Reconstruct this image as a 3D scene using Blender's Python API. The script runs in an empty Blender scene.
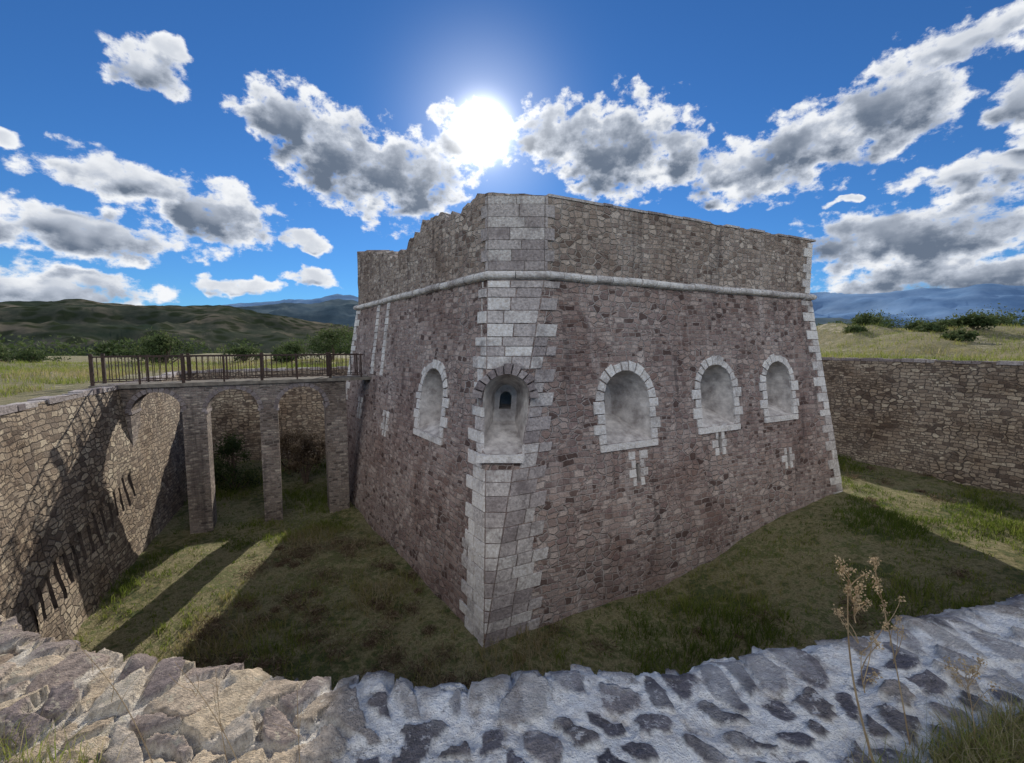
import bpy, math, random, bmesh
import numpy as np
from mathutils import Vector, noise as mn
random.seed(7); rng=np.random.default_rng(7)
scene=bpy.context.scene
R=math.radians
# ------------------------------------------------------------------ helpers
def mesh_obj(name,verts,faces,mats=(),smooth=False,parent=None,mi=None):
    me=bpy.data.meshes.new(name)
    me.from_pydata([tuple(map(float,v)) for v in verts],[],[tuple(int(i) for i in f) for f in faces])
    for m in mats: me.materials.append(m)
    if mi is not None: me.polygons.foreach_set("material_index",np.array(mi,dtype=np.int32))
    if smooth: me.polygons.foreach_set("use_smooth",[True]*len(me.polygons))
    me.update()
    o=bpy.data.objects.new(name,me); scene.collection.objects.link(o)
    if parent: o.parent=parent
    return o
def empty(name):
    o=bpy.data.objects.new(name,None); scene.collection.objects.link(o); return o
def attr(o,name,vals,dom='POINT'):
    a=o.data.attributes.new(name,'FLOAT',dom); a.data.foreach_set("value",np.array(vals,dtype=np.float32))
def recalc(o):
    bm=bmesh.new(); bm.from_mesh(o.data); bmesh.ops.recalc_face_normals(bm,faces=bm.faces); bm.to_mesh(o.data); bm.free()
def box_uv(o,refs=()):
    me=o.data
    uv=me.uv_layers.new(name="UVMap")
    refs=[Vector(r).normalized() for r in refs]
    for p in me.polygons:
        n=p.normal
        if abs(n.z)>.8: t=Vector((1,0,0)); b=Vector((0,1,0))
        else:
            h=Vector((n.x,n.y,0)).normalized()
            best=None
            for r in refs:
                if h.dot(r)>.97: best=r
            if best: h=best
            t=Vector((0,0,1)).cross(h); b=Vector((0,0,1))
        for li in p.loop_indices:
            co=me.vertices[me.loops[li].vertex_index].co
            uv.data[li].uv=(co.dot(t),co.dot(b))
class MB:
    def __init__(s): s.v=[];s.f=[];s.r=[]
    def prism(s,front,back,r=None):
        k=len(s.v);n=len(front)
        s.v+=[tuple(p) for p in front]+[tuple(p) for p in back]
        s.f.append(tuple(range(k,k+n))); s.f.append(tuple(range(k+2*n-1,k+n-1,-1)))
        for i in range(n):
            j=(i+1)%n
            s.f.append((k+i,k+n+i,k+n+j,k+j))
        rr=random.random() if r is None else r
        s.r+=[rr]*(n+2)
    def box(s,c,ax,ay,az,r=None):
        c=Vector(c);ax=Vector(ax);ay=Vector(ay);az=Vector(az)
        s.prism([c-ax-ay-az,c+ax-ay-az,c+ax-ay+az,c-ax-ay+az],[c-ax+ay-az,c+ax+ay-az,c+ax+ay+az,c-ax+ay+az],r)
    def obj(s,name,mats,parent=None,refs=()):
        o=mesh_obj(name,s.v,s.f,mats,parent=parent); attr(o,"rnd",s.r,'FACE')
        recalc(o); box_uv(o,refs); return o
def fbm(x,y,z=0,o=4):
    return mn.fractal(Vector((x,y,z)),1.0,2.0,o)
def sst(x,a,b):
    t=np.clip((x-a)/(b-a),0,1); return t*t*(3-2*t)
# ------------------------------------------------------------------ materials
class NT:
    def __init__(s,name):
        s.m=bpy.data.materials.new(name); s.m.use_nodes=True; s.t=s.m.node_tree; s.t.nodes.clear()
        s.out=s.n('ShaderNodeOutputMaterial'); s.b=s.n('ShaderNodeBsdfPrincipled')
        s.b.inputs['Roughness'].default_value=.9
        s.b.inputs['Specular IOR Level'].default_value=.2
        s.l(s.b.outputs[0],s.out.inputs[0])
    def n(s,t,**k):
        x=s.t.nodes.new(t)
        for a,b in k.items(): setattr(x,a,b)
        return x
    def l(s,a,b): s.t.links.new(a,b)
    def noise(s,vec,scale,detail=4,rough=.55):
        x=s.n('ShaderNodeTexNoise'); x.inputs['Scale'].default_value=scale; x.inputs['Detail'].default_value=detail; x.inputs['Roughness'].default_value=rough
        if vec is not None: s.l(vec,x.inputs['Vector'])
        return x
    def ramp(s,fac,stops,interp='LINEAR'):
        x=s.n('ShaderNodeValToRGB'); e=x.color_ramp.elements; x.color_ramp.interpolation=interp
        while len(e)<len(stops): e.new(.5)
        for i,(p,c) in enumerate(stops):
            e[i].position=p; e[i].color=(c,c,c,1) if not hasattr(c,'__len__') else (*c,1)
        s.l(fac,x.inputs[0]); return x.outputs[0]
    def mix(s,fac,a,b,mode='MIX'):
        x=s.n('ShaderNodeMix',data_type='RGBA',blend_type=mode)
        for v,i in ((fac,0),(a,6),(b,7)):
            if hasattr(v,'is_output'): s.l(v,x.inputs[i])
            elif hasattr(v,'__len__'): x.inputs[i].default_value=(*v,1)
            else: x.inputs[i].default_value=v
        return x.outputs[2]
    def math(s,op,a,b=0,c=None):
        x=s.n('ShaderNodeMath',operation=op)
        for i,v in enumerate((a,b,c)):
            if v is None: continue
            if hasattr(v,'is_output'): s.l(v,x.inputs[i])
            else: x.inputs[i].default_value=v
        return x.outputs[0]
    def vmath(s,op,a,b=None):
        x=s.n('ShaderNodeVectorMath',operation=op)
        for i,v in enumerate((a,b)):
            if v is None: continue
            if hasattr(v,'is_output'): s.l(v,x.inputs[i])
            else: x.inputs[i].default_value=v
        return x.outputs[0]
    def bump(s,h,dist=.03,strength=1):
        x=s.n('ShaderNodeBump'); x.inputs['Distance'].default_value=dist; x.inputs['Strength'].default_value=strength
        s.l(h,x.inputs['Height']); s.l(x.outputs[0],s.b.inputs['Normal'])
    def attr(s,name):
        x=s.n('ShaderNodeAttribute'); x.attribute_name=name; return x.outputs['Fac']
    def col(s,c): s.l(c,s.b.inputs['Base Color'])

def masonry(name,stones,mortar,bw=.42,rh=.2,ms=.018,rubble=.3,stain=(.5,.45,.4),bump=.035,warp=1.):
    k=NT(name)
    uv=k.n('ShaderNodeUVMap').outputs[0]
    geo=k.n('ShaderNodeNewGeometry').outputs['Position']
    n1=k.noise(uv,2.6,2)
    d=k.vmath('MULTIPLY',k.vmath('SUBTRACT',n1.outputs['Color'],(.5,.5,.5)),(.26*warp,.17*warp,0))
    w=k.vmath('ADD',uv,d)
    def brick(bw,rh,off):
        x=k.n('ShaderNodeTexBrick',offset=off,squash=.72,squash_frequency=3)
        x.inputs['Color1'].default_value=(0,0,0,1); x.inputs['Color2'].default_value=(1,1,1,1); x.inputs['Mortar'].default_value=(.5,.5,.5,1)
        x.inputs['Scale'].default_value=1; x.inputs['Brick Width'].default_value=bw; x.inputs['Row Height'].default_value=rh
        x.inputs['Mortar Size'].default_value=ms; x.inputs['Mortar Smooth'].default_value=.6
        k.l(w,x.inputs['Vector']); return x.outputs['Color'],x.outputs['Fac']
    c1,f1=brick(bw,rh,.5); c2,f2=brick(bw*.68,rh*.74,.37)
    vs=k.vmath('MULTIPLY',w,(1/(bw*.8),1/(rh*1.0),1))
    v=k.n('ShaderNodeTexVoronoi',voronoi_dimensions='2D',feature='F1'); v.inputs['Scale'].default_value=1; v.inputs['Randomness'].default_value=.68; k.l(vs,v.inputs['Vector'])
    ve=k.n('ShaderNodeTexVoronoi',voronoi_dimensions='2D',feature='DISTANCE_TO_EDGE'); ve.inputs['Scale'].default_value=1; ve.inputs['Randomness'].default_value=.68; k.l(vs,ve.inputs['Vector'])
    f3=k.ramp(ve.outputs['Distance'],[(.03,1.),(.12,0.)])
    sep=k.n('ShaderNodeSeparateColor'); k.l(v.outputs['Color'],sep.inputs[0]); c3=sep.outputs[0]
    big=k.noise(geo,.7,2)
    m1=k.ramp(big.outputs[0],[(.49,0.),(.51,1.)])
    sb=k.n('ShaderNodeSeparateColor'); k.l(big.outputs['Color'],sb.inputs[0])
    mr=k.ramp(sb.outputs[1],[(.66-.32*rubble-.01,0.),(.66-.32*rubble+.02,1.)])
    cc=k.mix(mr,k.mix(m1,c1,c2),c3); ff=k.mix(mr,k.mix(m1,f1,f2),f3)
    sc=k.ramp(cc,[(i/(len(stones)-1)*.9+.05,c) for i,c in enumerate(stones)])
    fine=k.noise(geo,24,3,.75)
    sc=k.mix(.7,sc,k.ramp(fine.outputs[0],[(.3,.28),(.7,.8)]),'OVERLAY')
    mm=k.mix(k.noise(geo,1.3,3).outputs[0],mortar,tuple(.45*x for x in mortar))
    c=k.mix(ff,sc,mm)
    st=k.ramp(k.noise(geo,.45,4,.65).outputs[0],[(.40,0.),(.64,.8)])
    c=k.mix(st,c,k.mix(1.,c,stain,'MULTIPLY'))
    sv=k.vmath('MULTIPLY',geo,(1.8,1.8,.13))
    sn=k.noise(sv,1,4,.7).outputs[0]
    c=k.mix(k.ramp(sn,[(.58,0.),(.74,.5)]),c,tuple(min(1,x*1.1) for x in mortar))
    c=k.mix(k.ramp(sn,[(.26,.75),(.43,0.)]),c,(.055,.045,.045))
    k.col(c)
    h=k.math('MULTIPLY',k.math('SUBTRACT',1.,ff),k.math('MULTIPLY_ADD',cc,.7,.4))
    h=k.math('MULTIPLY_ADD',fine.outputs[0],.5,h)
    k.bump(h,bump,1.)
    return k.m
fort_m=masonry("fort_masonry",[(.11,.075,.065),(.285,.205,.175),(.42,.335,.295),(.19,.138,.125),(.50,.415,.365),(.25,.18,.165),(.36,.275,.235)],(.56,.49,.45),.36,.165,.017,.45,(.58,.50,.48),.065,1.15)
parapet_m=masonry("parapet_masonry",[(.15,.11,.09),(.31,.245,.20),(.45,.37,.31),(.24,.185,.16),(.54,.46,.39)],(.55,.49,.43),.31,.15,.018,.65,(.62,.56,.52),.06)
scarp_m=masonry("counterscarp_masonry",[(.15,.115,.09),(.34,.27,.20),(.47,.39,.29),(.25,.20,.155),(.56,.475,.355)],(.24,.20,.16),.36,.16,.018,.5,(.58,.5,.44),.08,1.25)
bridge_m=masonry("bridge_masonry",[(.11,.09,.08),(.24,.19,.165),(.34,.28,.24),(.18,.145,.13),(.42,.36,.30)],(.38,.34,.30),.3,.12,.016,.1,(.6,.55,.5),.045)
def ashlar():
    k=NT("ashlar_stone"); geo=k.n('ShaderNodeNewGeometry').outputs['Position']
    r=k.attr("rnd")
    c=k.ramp(r,[(0,(.20,.165,.16)),(.3,(.36,.315,.30)),(.5,(.47,.425,.40)),(.75,(.63,.59,.55)),(1,(.74,.70,.65))])
    f=k.noise(geo,14,4,.7)
    c=k.mix(.8,c,k.ramp(f.outputs[0],[(.3,.24),(.7,.80)]),'OVERLAY')
    s=k.ramp(k.noise(geo,1.6,4,.7).outputs[0],[(.50,0.),(.70,.7)])
    c=k.mix(s,c,(.17,.14,.135)); k.col(c)
    k.bump(k.math('MULTIPLY_ADD',k.noise(geo,50,2).outputs[0],.4,f.outputs[0]),.045,1.); return k.m
ashlar_m=ashlar()
def simple(name,a,b,scale=3,bump=.02,rough=.9,detail=5):
    k=NT(name); geo=k.n('ShaderNodeNewGeometry').outputs['Position']
    n=k.noise(geo,scale,detail,.65)
    k.col(k.ramp(n.outputs[0],[(.35,a),(.65,b)])); k.bump(k.noise(geo,scale*6,3).outputs[0],bump,.8)
    k.b.inputs['Roughness'].default_value=rough; return k.m
niche_m=simple("niche_plaster",(.30,.265,.245),(.68,.63,.58),2.5)
rust_m=simple("rusty_iron",(.03,.022,.018),(.075,.045,.035),8,.005,.7)
deck_m=simple("deck_slab",(.13,.11,.09),(.25,.22,.18),4)
bark_m=simple("bark",(.08,.06,.045),(.16,.12,.09),9)
slot_m=simple("slot_stone",(.05,.04,.035),(.13,.10,.085),6)
def ground_mat(name,cols,sc=.5,bump=.06):
    k=NT(name); geo=k.n('ShaderNodeNewGeometry').outputs['Position']
    a=k.noise(geo,sc,5,.68); b=k.noise(geo,sc*9,4,.7)
    f=k.math('MULTIPLY_ADD',b.outputs[0],.5,k.math('MULTIPLY',a.outputs[0],.62))
    c=k.ramp(f,[(.40+.3*i/(len(cols)-1),c) for i,c in enumerate(cols)])
    d=k.noise(geo,28,3,.7)
    c=k.mix(.7,c,k.ramp(d.outputs[0],[(.3,.2),(.7,.78)]),'OVERLAY'); k.col(c)
    k.bump(k.math('ADD',b.outputs[0],d.outputs[0]),bump,1); return k.m
moat_m=ground_mat("moat_grass_soil",[(.11,.12,.04),(.08,.10,.035),(.18,.165,.07),(.28,.24,.13),(.12,.14,.045),(.21,.175,.09)])
field_m=ground_mat("field_grass",[(.14,.13,.06),(.27,.23,.13),(.17,.16,.075),(.40,.34,.24)],.25)
def leaf_mat(name,stops,trans=.25):
    k=NT(name); r=k.attr("rnd"); c=k.ramp(r,stops); k.col(c)
    t=k.n('ShaderNodeBsdfTranslucent'); k.l(c,t.inputs[0]); m=k.n('ShaderNodeMixShader'); m.inputs[0].default_value=trans
    k.l(k.b.outputs[0],m.inputs[1]); k.l(t.outputs[0],m.inputs[2]); k.l(m.outputs[0],k.out.inputs[0]); return k.m
grass_m=leaf_mat("grass_blades",[(0,(.09,.13,.022)),(.35,(.21,.25,.05)),(.6,(.27,.25,.09)),(.8,(.31,.25,.13)),(1,(.42,.35,.22))],.5)
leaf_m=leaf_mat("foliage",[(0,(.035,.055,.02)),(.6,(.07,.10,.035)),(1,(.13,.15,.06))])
dry_m=leaf_mat("dry_foliage",[(0,(.07,.05,.03)),(.6,(.18,.13,.08)),(1,(.34,.26,.17))])
straw_m=leaf_mat("dry_stalk",[(0,(.20,.12,.06)),(1,(.6,.46,.28))],.3)
def hill_mat(name,a,b,c,sc,spots=0):
    k=NT(name); geo=k.n('ShaderNodeNewGeometry').outputs['Position']
    n=k.noise(geo,sc,7,.72); c1=k.ramp(n.outputs[0],[(.38,a),(.5,b),(.64,c)])
    z=k.vmath('MULTIPLY',geo,(sc*.6,sc*.6,sc*6)); t=k.noise(z,1,3,.6)
    c1=k.mix(.45,c1,k.ramp(t.outputs[0],[(.35,.3),(.65,.7)]),'OVERLAY')
    if spots:
        v=k.n('ShaderNodeTexVoronoi'); v.inputs['Scale'].default_value=spots; k.l(geo,v.inputs['Vector'])
        c1=k.mix(k.ramp(v.outputs['Distance'],[(.3,.85),(.5,0.)]),c1,(.022,.03,.015))
    k.col(c1)
    k.b.inputs['Specular IOR Level'].default_value=0; return k.m
# ------------------------------------------------------------------ counterscarp loop
ctrl=[(-2.6,2.08,-1.5),(-1.4,1.84,-1.5),(0,1.80,-1.5),(1,1.93,-1.5),(2,2.14,-1.5),(3,2.42,-1.5),(6,3.5,-1.45),(12,6.0,-1.3),(18,8.9,-1.),(21,10.8,-.8),
(21.9,12.8,-.7),(21.6,15,-.7),(20.6,17.5,-.7),(18.1,22.3,-.7),(14,30,-.8),(11,35.5,-1),(8,38.2,-1.2),(4,37.5,-1.4),(-4,32.6,-1.45),(-12,27.6,-1.45),(-16.8,25.1,-1.45),(-18,23.6,-1.45),
(-16.6,20.9,-1.45),(-14.3,15.8,-1.45),(-11.5,9.55,-1.45),(-9.8,6.9,-1.45),(-7.6,4.7,-1.47),(-5,3.05,-1.5)]
def catmull(P,step):
    P=[np.array(p,float) for p in P]; n=len(P); out=[]
    for i in range(n):
        a,b,c,d=P[i-1],P[i],P[(i+1)%n],P[(i+2)%n]
        m1=(c-a)*.5; m2=(d-b)*.5; L=np.linalg.norm(c-b)
        m1=m1/ (np.linalg.norm(m1)+1e-9)*L; m2=m2/(np.linalg.norm(m2)+1e-9)*L
        k=max(2,int(L/step))
        for j in range(k):
            t=j/k; h1=2*t**3-3*t*t+1;h2=t**3-2*t*t+t;h3=-2*t**3+3*t*t;h4=t**3-t*t
            out.append(h1*b+h2*m1+h3*c+h4*m2)
    return np.array(out)
LP=catmull(ctrl,.15); NL=len(LP)
tan=np.roll(LP,-1,0)-np.roll(LP,1,0); tan[:,2]=0; tan/=np.linalg.norm(tan,axis=1)[:,None]
outn=np.stack([tan[:,1],-tan[:,0],np.zeros(NL)],1)
seg=np.linalg.norm(np.roll(LP,-1,0)-LP,axis=1); arc=np.concatenate([[0],np.cumsum(seg)])
def inpoly(x,y,poly):
    ins=np.zeros(x.shape,bool); n=len(poly)
    for i in range(n):
        x1,y1=poly[i][:2]; x2,y2=poly[(i+1)%n][:2]
        if y1==y2: continue
        c=((y1>y)!=(y2>y))&(x<(x2-x1)*(y-y1)/(y2-y1)+x1); ins^=c
    return ins
nearmask=lambda p:(p[1]<5.2 and -8.4<p[0]<8.4)
vs=[]
zr=np.linspace(0,1,36)
for i in range(NL):
    dz=.10 if nearmask(LP[i]) else 0
    for t in zr:
        z=(LP[i,2]-dz)*(1-t)+(-8.6)*t
        off=-(LP[i,2]-z)*.12+ .05*fbm(arc[i]*.9,z*1.2,3)*min(1,t*10)
        vs.append((LP[i,0]+outn[i,0]*off,LP[i,1]+outn[i,1]*off,z))
nr=len(zr); fs=[];uvs=[];mi=[]
def slotcol(i): return LP[i,0]<-10.9 and 8.2<LP[i,1]<14.7 and i%3==0
vs0=list(vs)
for i in range(NL):
    j=(i+1)%NL
    zc=np.interp(LP[i,1],[8.2,10,14.7],[-6.2,-5.85,-4.95]) if slotcol(i) else None
    hole=[]
    for r in range(nr-1):
        zm=(vs0[i*nr+r][2]+vs0[i*nr+r+1][2])/2
        uvq=[(arc[i],vs0[i*nr+r][2]),(arc[i+1],vs0[j*nr+r][2]),(arc[i+1],vs0[j*nr+r+1][2]),(arc[i],vs0[i*nr+r+1][2])]
        if zc is not None and abs(zm-zc)<.42: hole.append(r); continue
        fs.append((i*nr+r,j*nr+r,j*nr+r+1,i*nr+r+1)); uvs.append(uvq); mi.append(0)
    if hole:  # recessed vertical slot
        r0,r1=hole[0],hole[-1]+1
        fr=[i*nr+r0,j*nr+r0,j*nr+r1,i*nr+r1]; k=len(vs)
        for q in fr:
            p=vs0[q]; vs.append((p[0]+outn[i,0]*.4,p[1]+outn[i,1]*.4,p[2]))
        bk=[k,k+1,k+2,k+3]; fs.append(tuple(bk)); uvs.append([(0,0)]*4); mi.append(1)
        for q in range(4):
            q2=(q+1)%4; fs.append((fr[q],fr[q2],bk[q2],bk[q])); uvs.append([(0,0)]*4); mi.append(1)
cw=mesh_obj("moat_retaining_wall",vs,fs,[scarp_m,slot_m],True,mi=mi)
ul=cw.data.uv_layers.new(name="UVMap"); ul.data.foreach_set("uv",np.array(uvs,dtype=np.float32).reshape(-1))
cw.data.polygons.foreach_set("use_smooth",[m==0 for m in mi])
cp=MB(); i=0
while i<NL-1:
    k=random.choice([2,3,4,5]); j=min(i+k,NL-1)
    a=LP[i];b=LP[j]
    if not(nearmask(a) or nearmask(b)):
        t=(b-a)/np.linalg.norm(b-a); a2=a+t*.012;b2=b-t*.012
        w=random.uniform(.28,.45); h=random.uniform(-.02,.06); io=random.uniform(.0,.07)
        n1,n2=outn[i],outn[j]
        f=[a2-n1*io,b2-n2*io,b2+n2*w,a2+n1*w]
        up=[Vector(p)+Vector((0,0,h+random.uniform(-.015,.015))) for p in f]; dn=[Vector(p)+Vector((0,0,-.12)) for p in f]
        cp.prism(up,dn,random.uniform(.0,.5))
    i=j
cop=cp.obj("wall_coping",[ashlar_m])
# near coping: lime-mortared rubble
idx=[i for i in range(NL) if nearmask(LP[i])]
idx=sorted(idx,key=lambda i:LP[i,0]); px=LP[idx]; pn=outn[idx]
al=np.concatenate([[0],np.cumsum(np.linalg.norm(np.diff(px,axis=0),axis=1))])
S=[];s=0.
x_of=lambda s:np.interp(s,al,px[:,0])
while s<al[-1]:
    S.append(s); xx=x_of(s); s+=.008 if abs(xx)<3.3 else .05
S=np.array(S); W=np.concatenate([np.linspace(-.04,.60,84),np.linspace(.62,.85,10)])
SS,WW=np.meshgrid(S,W,indexing='ij')
bx=np.interp(SS,al,px[:,0]);by=np.interp(SS,al,px[:,1]);bz=np.interp(SS,al,px[:,2]);nx=np.interp(SS,al,pn[:,0]);ny=np.interp(SS,al,pn[:,1])
def vnoise(x,y,seed):
    r=np.random.default_rng(seed); g=r.random((64,64)); xi=np.floor(x).astype(int);yi=np.floor(y).astype(int);fx=x-xi;fy=y-yi
    fx=fx*fx*(3-2*fx);fy=fy*fy*(3-2*fy)
    G=lambda a,b:g[a%64,b%64]
    return (G(xi,yi)*(1-fx)+G(xi+1,yi)*fx)*(1-fy)+(G(xi,yi+1)*(1-fx)+G(xi+1,yi+1)*fx)*fy
def vf(x,y,seed,o=4):
    s=0;a=.5
    for k in range(o): s=s+a*vnoise(x*2**k+7*k,y*2**k+3*k,seed+k); a*=.5
    return s
u=SS+ (vf(SS*4,WW*4,11)-.5)*.14; v=WW+(vf(SS*4,WW*4,31)-.5)*.14
cu,cv=.165,.155
U=u/cu;V=v/cv; gi=np.floor(U).astype(int);gj=np.floor(V).astype(int)
jr=np.random.default_rng(5); JX=jr.random((256,256));JY=jr.random((256,256));JR=jr.random((256,256));JS=jr.random((256,256));JT=jr.random((256,256))
F1=np.full(U.shape,9.);F2=np.full(U.shape,9.);ID=np.zeros(U.shape,int);TX=np.zeros(U.shape);TY=np.zeros(U.shape)
for di in(-2,-1,0,1,2):
    for dj in(-2,-1,0,1,2):
        a=(gi+di)%256;b=(gj+dj)%256
        dx=(gi+di+JX[a,b]-U);dy=(gj+dj+JY[a,b]-V)
        an=JS[a,b]; th=JT[a,b]*3.14; ca,sa=np.cos(th),np.sin(th)
        e1=dx*ca+dy*sa; e2=-dx*sa+dy*ca
        d=np.power(np.abs(e1*(.60+.3*an))**2.8+np.abs(e2*(1.3-.3*an))**2.8,1/2.8)
        m=d<F1; F2=np.where(m,F1,np.minimum(F2,d)); ID=np.where(m,a*256+b,ID); TX=np.where(m,dx,TX);TY=np.where(m,dy,TY); F1=np.where(m,d,F1)
rnd=JR.reshape(-1)[ID]; big=JS.reshape(-1)[(ID*7)%65536]; tl=JT.reshape(-1)[(ID*13)%65536]
warm=sst(-bx+(vf(SS*2,WW*2,3)-.5)*1.2,.40,1.0)
edge=F2-F1+ (vf(SS*26,WW*26,77)-.5)*.24
thr=.13+.12*vf(SS*2.2+5,WW*2.2,83)-.10*warm
mask=sst(edge,thr,thr+.05)*(big>(.12-.12*warm))*sst(.90-F1+(vf(SS*20,WW*20,79)-.5)*.3,0,.05)
tilt=TX*(tl-.5)*.05+TY*(rnd-.5)*.05
smear=sst(vf(SS*3.1+2,WW*3.1,87),.42,.6)*(1-warm)
hh=mask*(.002+.014*rnd*(1+1.6*warm)+tilt*(.7+1.3*warm))+ (vf(SS*9,WW*9,51)-.5)*.04+(vf(SS*45,WW*45,91,3)-.5)*.014*(1.4-mask*.6)+ (vf(SS*1.5,WW*1.5,71)-.5)*.06
hh=hh+(1-mask)*(vf(SS*22,WW*22,99,3)-.5)*.026
hh=hh+ (.25+.75*warm)*mask*.010*np.floor(4*vf(SS*7+3,WW*7,95,3))/2
edgefall=sst(WW,-.04,.04+.03*rnd); hh=hh-(1-edgefall)*(.03+.05*rnd)
jag=-(vf(SS*4,SS*0,61))*.12-rnd*.06*mask
off=WW+jag*(1-sst(WW,0,.2))
X=bx+nx*off;Y=by+ny*off;Z=bz+hh-.03
nS,nW=X.shape
verts=np.stack([X,Y,Z],-1).reshape(-1,3)
sk=verts.reshape(nS,nW,3)[:,0].copy(); sk[:,2]-=.25
allv=np.concatenate([verts,sk]); 
I,J=np.meshgrid(np.arange(nS-1),np.arange(nW-1),indexing='ij'); q=(I*nW+J).ravel()
faces=np.stack([q,q+nW,q+nW+1,q+1],1)
base=nS*nW; ii=np.arange(nS-1); fk=np.stack([base+ii,base+ii+1,(ii+1)*nW,ii*nW],1)
faces=np.concatenate([faces,fk])
def coping_mat():
    k=NT("lime_rubble_coping"); geo=k.n('ShaderNodeNewGeometry').outputs['Position']
    r=k.attr("rnd"); m=k.attr("stone"); w=k.attr("warm")
    gray=k.ramp(r,[(0,(.085,.08,.09)),(.25,(.17,.155,.165)),(.45,(.28,.245,.23)),(.6,(.12,.11,.115)),(.8,(.22,.19,.175)),(1,(.40,.35,.30))])
    tan_=k.ramp(r,[(0,(.24,.18,.13)),(.3,(.46,.37,.26)),(.6,(.34,.27,.22)),(.8,(.20,.16,.15)),(1,(.56,.48,.37))])
    st=k.mix(w,gray,tan_)
    f=k.noise(geo,30,5,.76); f2=k.noise(geo,8,5,.7)
    st=k.mix(.85,st,k.ramp(f.outputs[0],[(.3,.2),(.7,.82)]),'OVERLAY')
    mo=k.ramp(f2.outputs[0],[(.30,(.32,.29,.26)),(.40,(.64,.60,.56)),(.52,(.80,.78,.74)),(.72,(.86,.84,.81))])
    mo=k.mix(k.math('MULTIPLY',w,.8),mo,(.46,.39,.30)); mo=k.mix(.7,mo,k.ramp(f.outputs[0],[(.3,.26),(.7,.80)]),'OVERLAY')
    c=k.mix(m,mo,st)
    li=k.ramp(k.noise(geo,17,5,.78).outputs[0],[(.56,0.),(.63,.8)]); c=k.mix(li,c,k.mix(w,(.66,.63,.60),(.45,.40,.30)))
    li2=k.ramp(k.noise(geo,9,5,.8).outputs[0],[(.34,.6),(.41,0.)]); c=k.mix(li2,c,(.14,.12,.105))
    k.col(c); k.bump(k.math('ADD',f.outputs[0],k.noise(geo,110,3).outputs[0]),.016,1.); return k.m
cn=mesh_obj("rubble_coping",allv,faces,[coping_mat()],True)
ext=lambda a:np.concatenate([a.reshape(-1),a[:,0]])
attr(cn,"rnd",ext(rnd)); attr(cn,"stone",ext(mask*(1-.35*smear))); attr(cn,"warm",ext(warm))
# ------------------------------------------------------------------ terrain outside
D=[0,.3,.78,.9,1.4,2,3,4.5,6.5,9,12,16,21,27,35,45,60,80,110,160,250,400,700,1500,5000]
cen=np.array([2,18.]); vs=[]
rad=LP[:,:2]-cen; rad/=np.linalg.norm(rad,axis=1)[:,None]
for k,d in enumerate(D):
    for i in range(NL):
        t=min(1,d/6); dr=outn[i,:2]*(1-t)+rad[i]*t; dr/=np.linalg.norm(dr)
        x,y=LP[i,:2]+dr*d
        z=LP[i,2]-.06
        if d<.85 and nearmask(LP[i]): z-=.14
        a=min(1,d/6)
        z+=a*.35*fbm(x*.12,y*.12,1)+min(1,d/2)*.05*fbm(x*.8,y*.8,5)
        rm=float(sst(x,14,26)) 
        z+=rm*(2.0*float(sst(d,3,18))+ .85*float(sst(d,4,10))*fbm(x*.16,y*.16,9))
        if d>60: z-=min(14,(d-60)*.1)
        vs.append((x,y,z))
fs=[]
for k in range(len(D)-1):
    for i in range(NL):
        j=(i+1)%NL; fs.append((k*NL+i,(k+1)*NL+i,(k+1)*NL+j,k*NL+j))
terr=mesh_obj("ground",vs,fs,[field_m],True)
TV=np.array(vs).reshape(len(D),NL,3)
def floor_z(x,y):
    return -7.35+1.5*sst(x,3,13)+.5*sst(y,20,25)*(x<0)+ .26*(vf(x*.35+20,y*.35+20,201)-.5)*2+.10*(vf(x*2+50,y*2+50,211)-.5)
gx=np.arange(-24,26,.2);gy=np.arange(-2,42,.2); GX,GY=np.meshgrid(gx,gy,indexing='ij'); GZ=floor_z(GX,GY)
nyy=len(gy);I,J=np.meshgrid(np.arange(len(gx)-1),np.arange(nyy-1),indexing='ij');q=(I*nyy+J).ravel()
keep=inpoly(GX[:-1,:-1].ravel(),GY[:-1,:-1].ravel(),[(p[0]+n[0]*.5,p[1]+n[1]*.5) for p,n in zip(LP[::6],outn[::6])])
mesh_obj("moat_floor",np.stack([GX,GY,GZ],-1).reshape(-1,3),np.stack([q,q+nyy,q+nyy+1,q+1],1)[keep],[moat_m],True)
# ------------------------------------------------------------------ FORT
ZC=1.91; BT=.1357
C=Vector((-.27,11.42)); dR=Vector((.896,.444)).normalized(); nR=Vector((dR.y,-dR.x)); dL=Vector((-.572,.82)).normalized(); nL=Vector((-dL.y,dL.x))
LR,LL=13.69,13.51
def PR(s,z,off=0): p=C+dR*s+nR*((ZC-z)*BT+off); return Vector((p.x,p.y,z))
def PL(s,z,off=0): p=C+dL*s+nL*((ZC-z)*BT+off); return Vector((p.x,p.y,z))
Lt=PL(.71,ZC);Rt=PR(1.31,ZC);RF=PR(LR,ZC);LF=PL(LL,ZC)
zM=-7.3
def corner(z):
    k=-.117*(ZC-z); return PL(k,z)
M=corner(zM); zB=-8.7; M2=corner(zB)
RB=PR(LR+(ZC-zB)*BT,zB); LB=PL(LL+(ZC-zB)*BT,zB)
Bt=Vector((LF.x+RF.x-C.x,LF.y+RF.y-C.y,ZC)); bb=(Bt.xy-Vector((C.x,C.y))).normalized()*1.9; BB=Vector((Bt.x+bb.x,Bt.y+bb.y,zB))
sL=lambda z:.71+( -1.08-.71)*(ZC-z)/(ZC-zM)
sR=lambda z:1.31+( -1.08-1.31)*(ZC-z)/(ZC-zM)
fort=empty("stone_fort")
V=[Lt,Rt,RF,Bt,LF,M,M2,RB,BB,LB]
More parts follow.
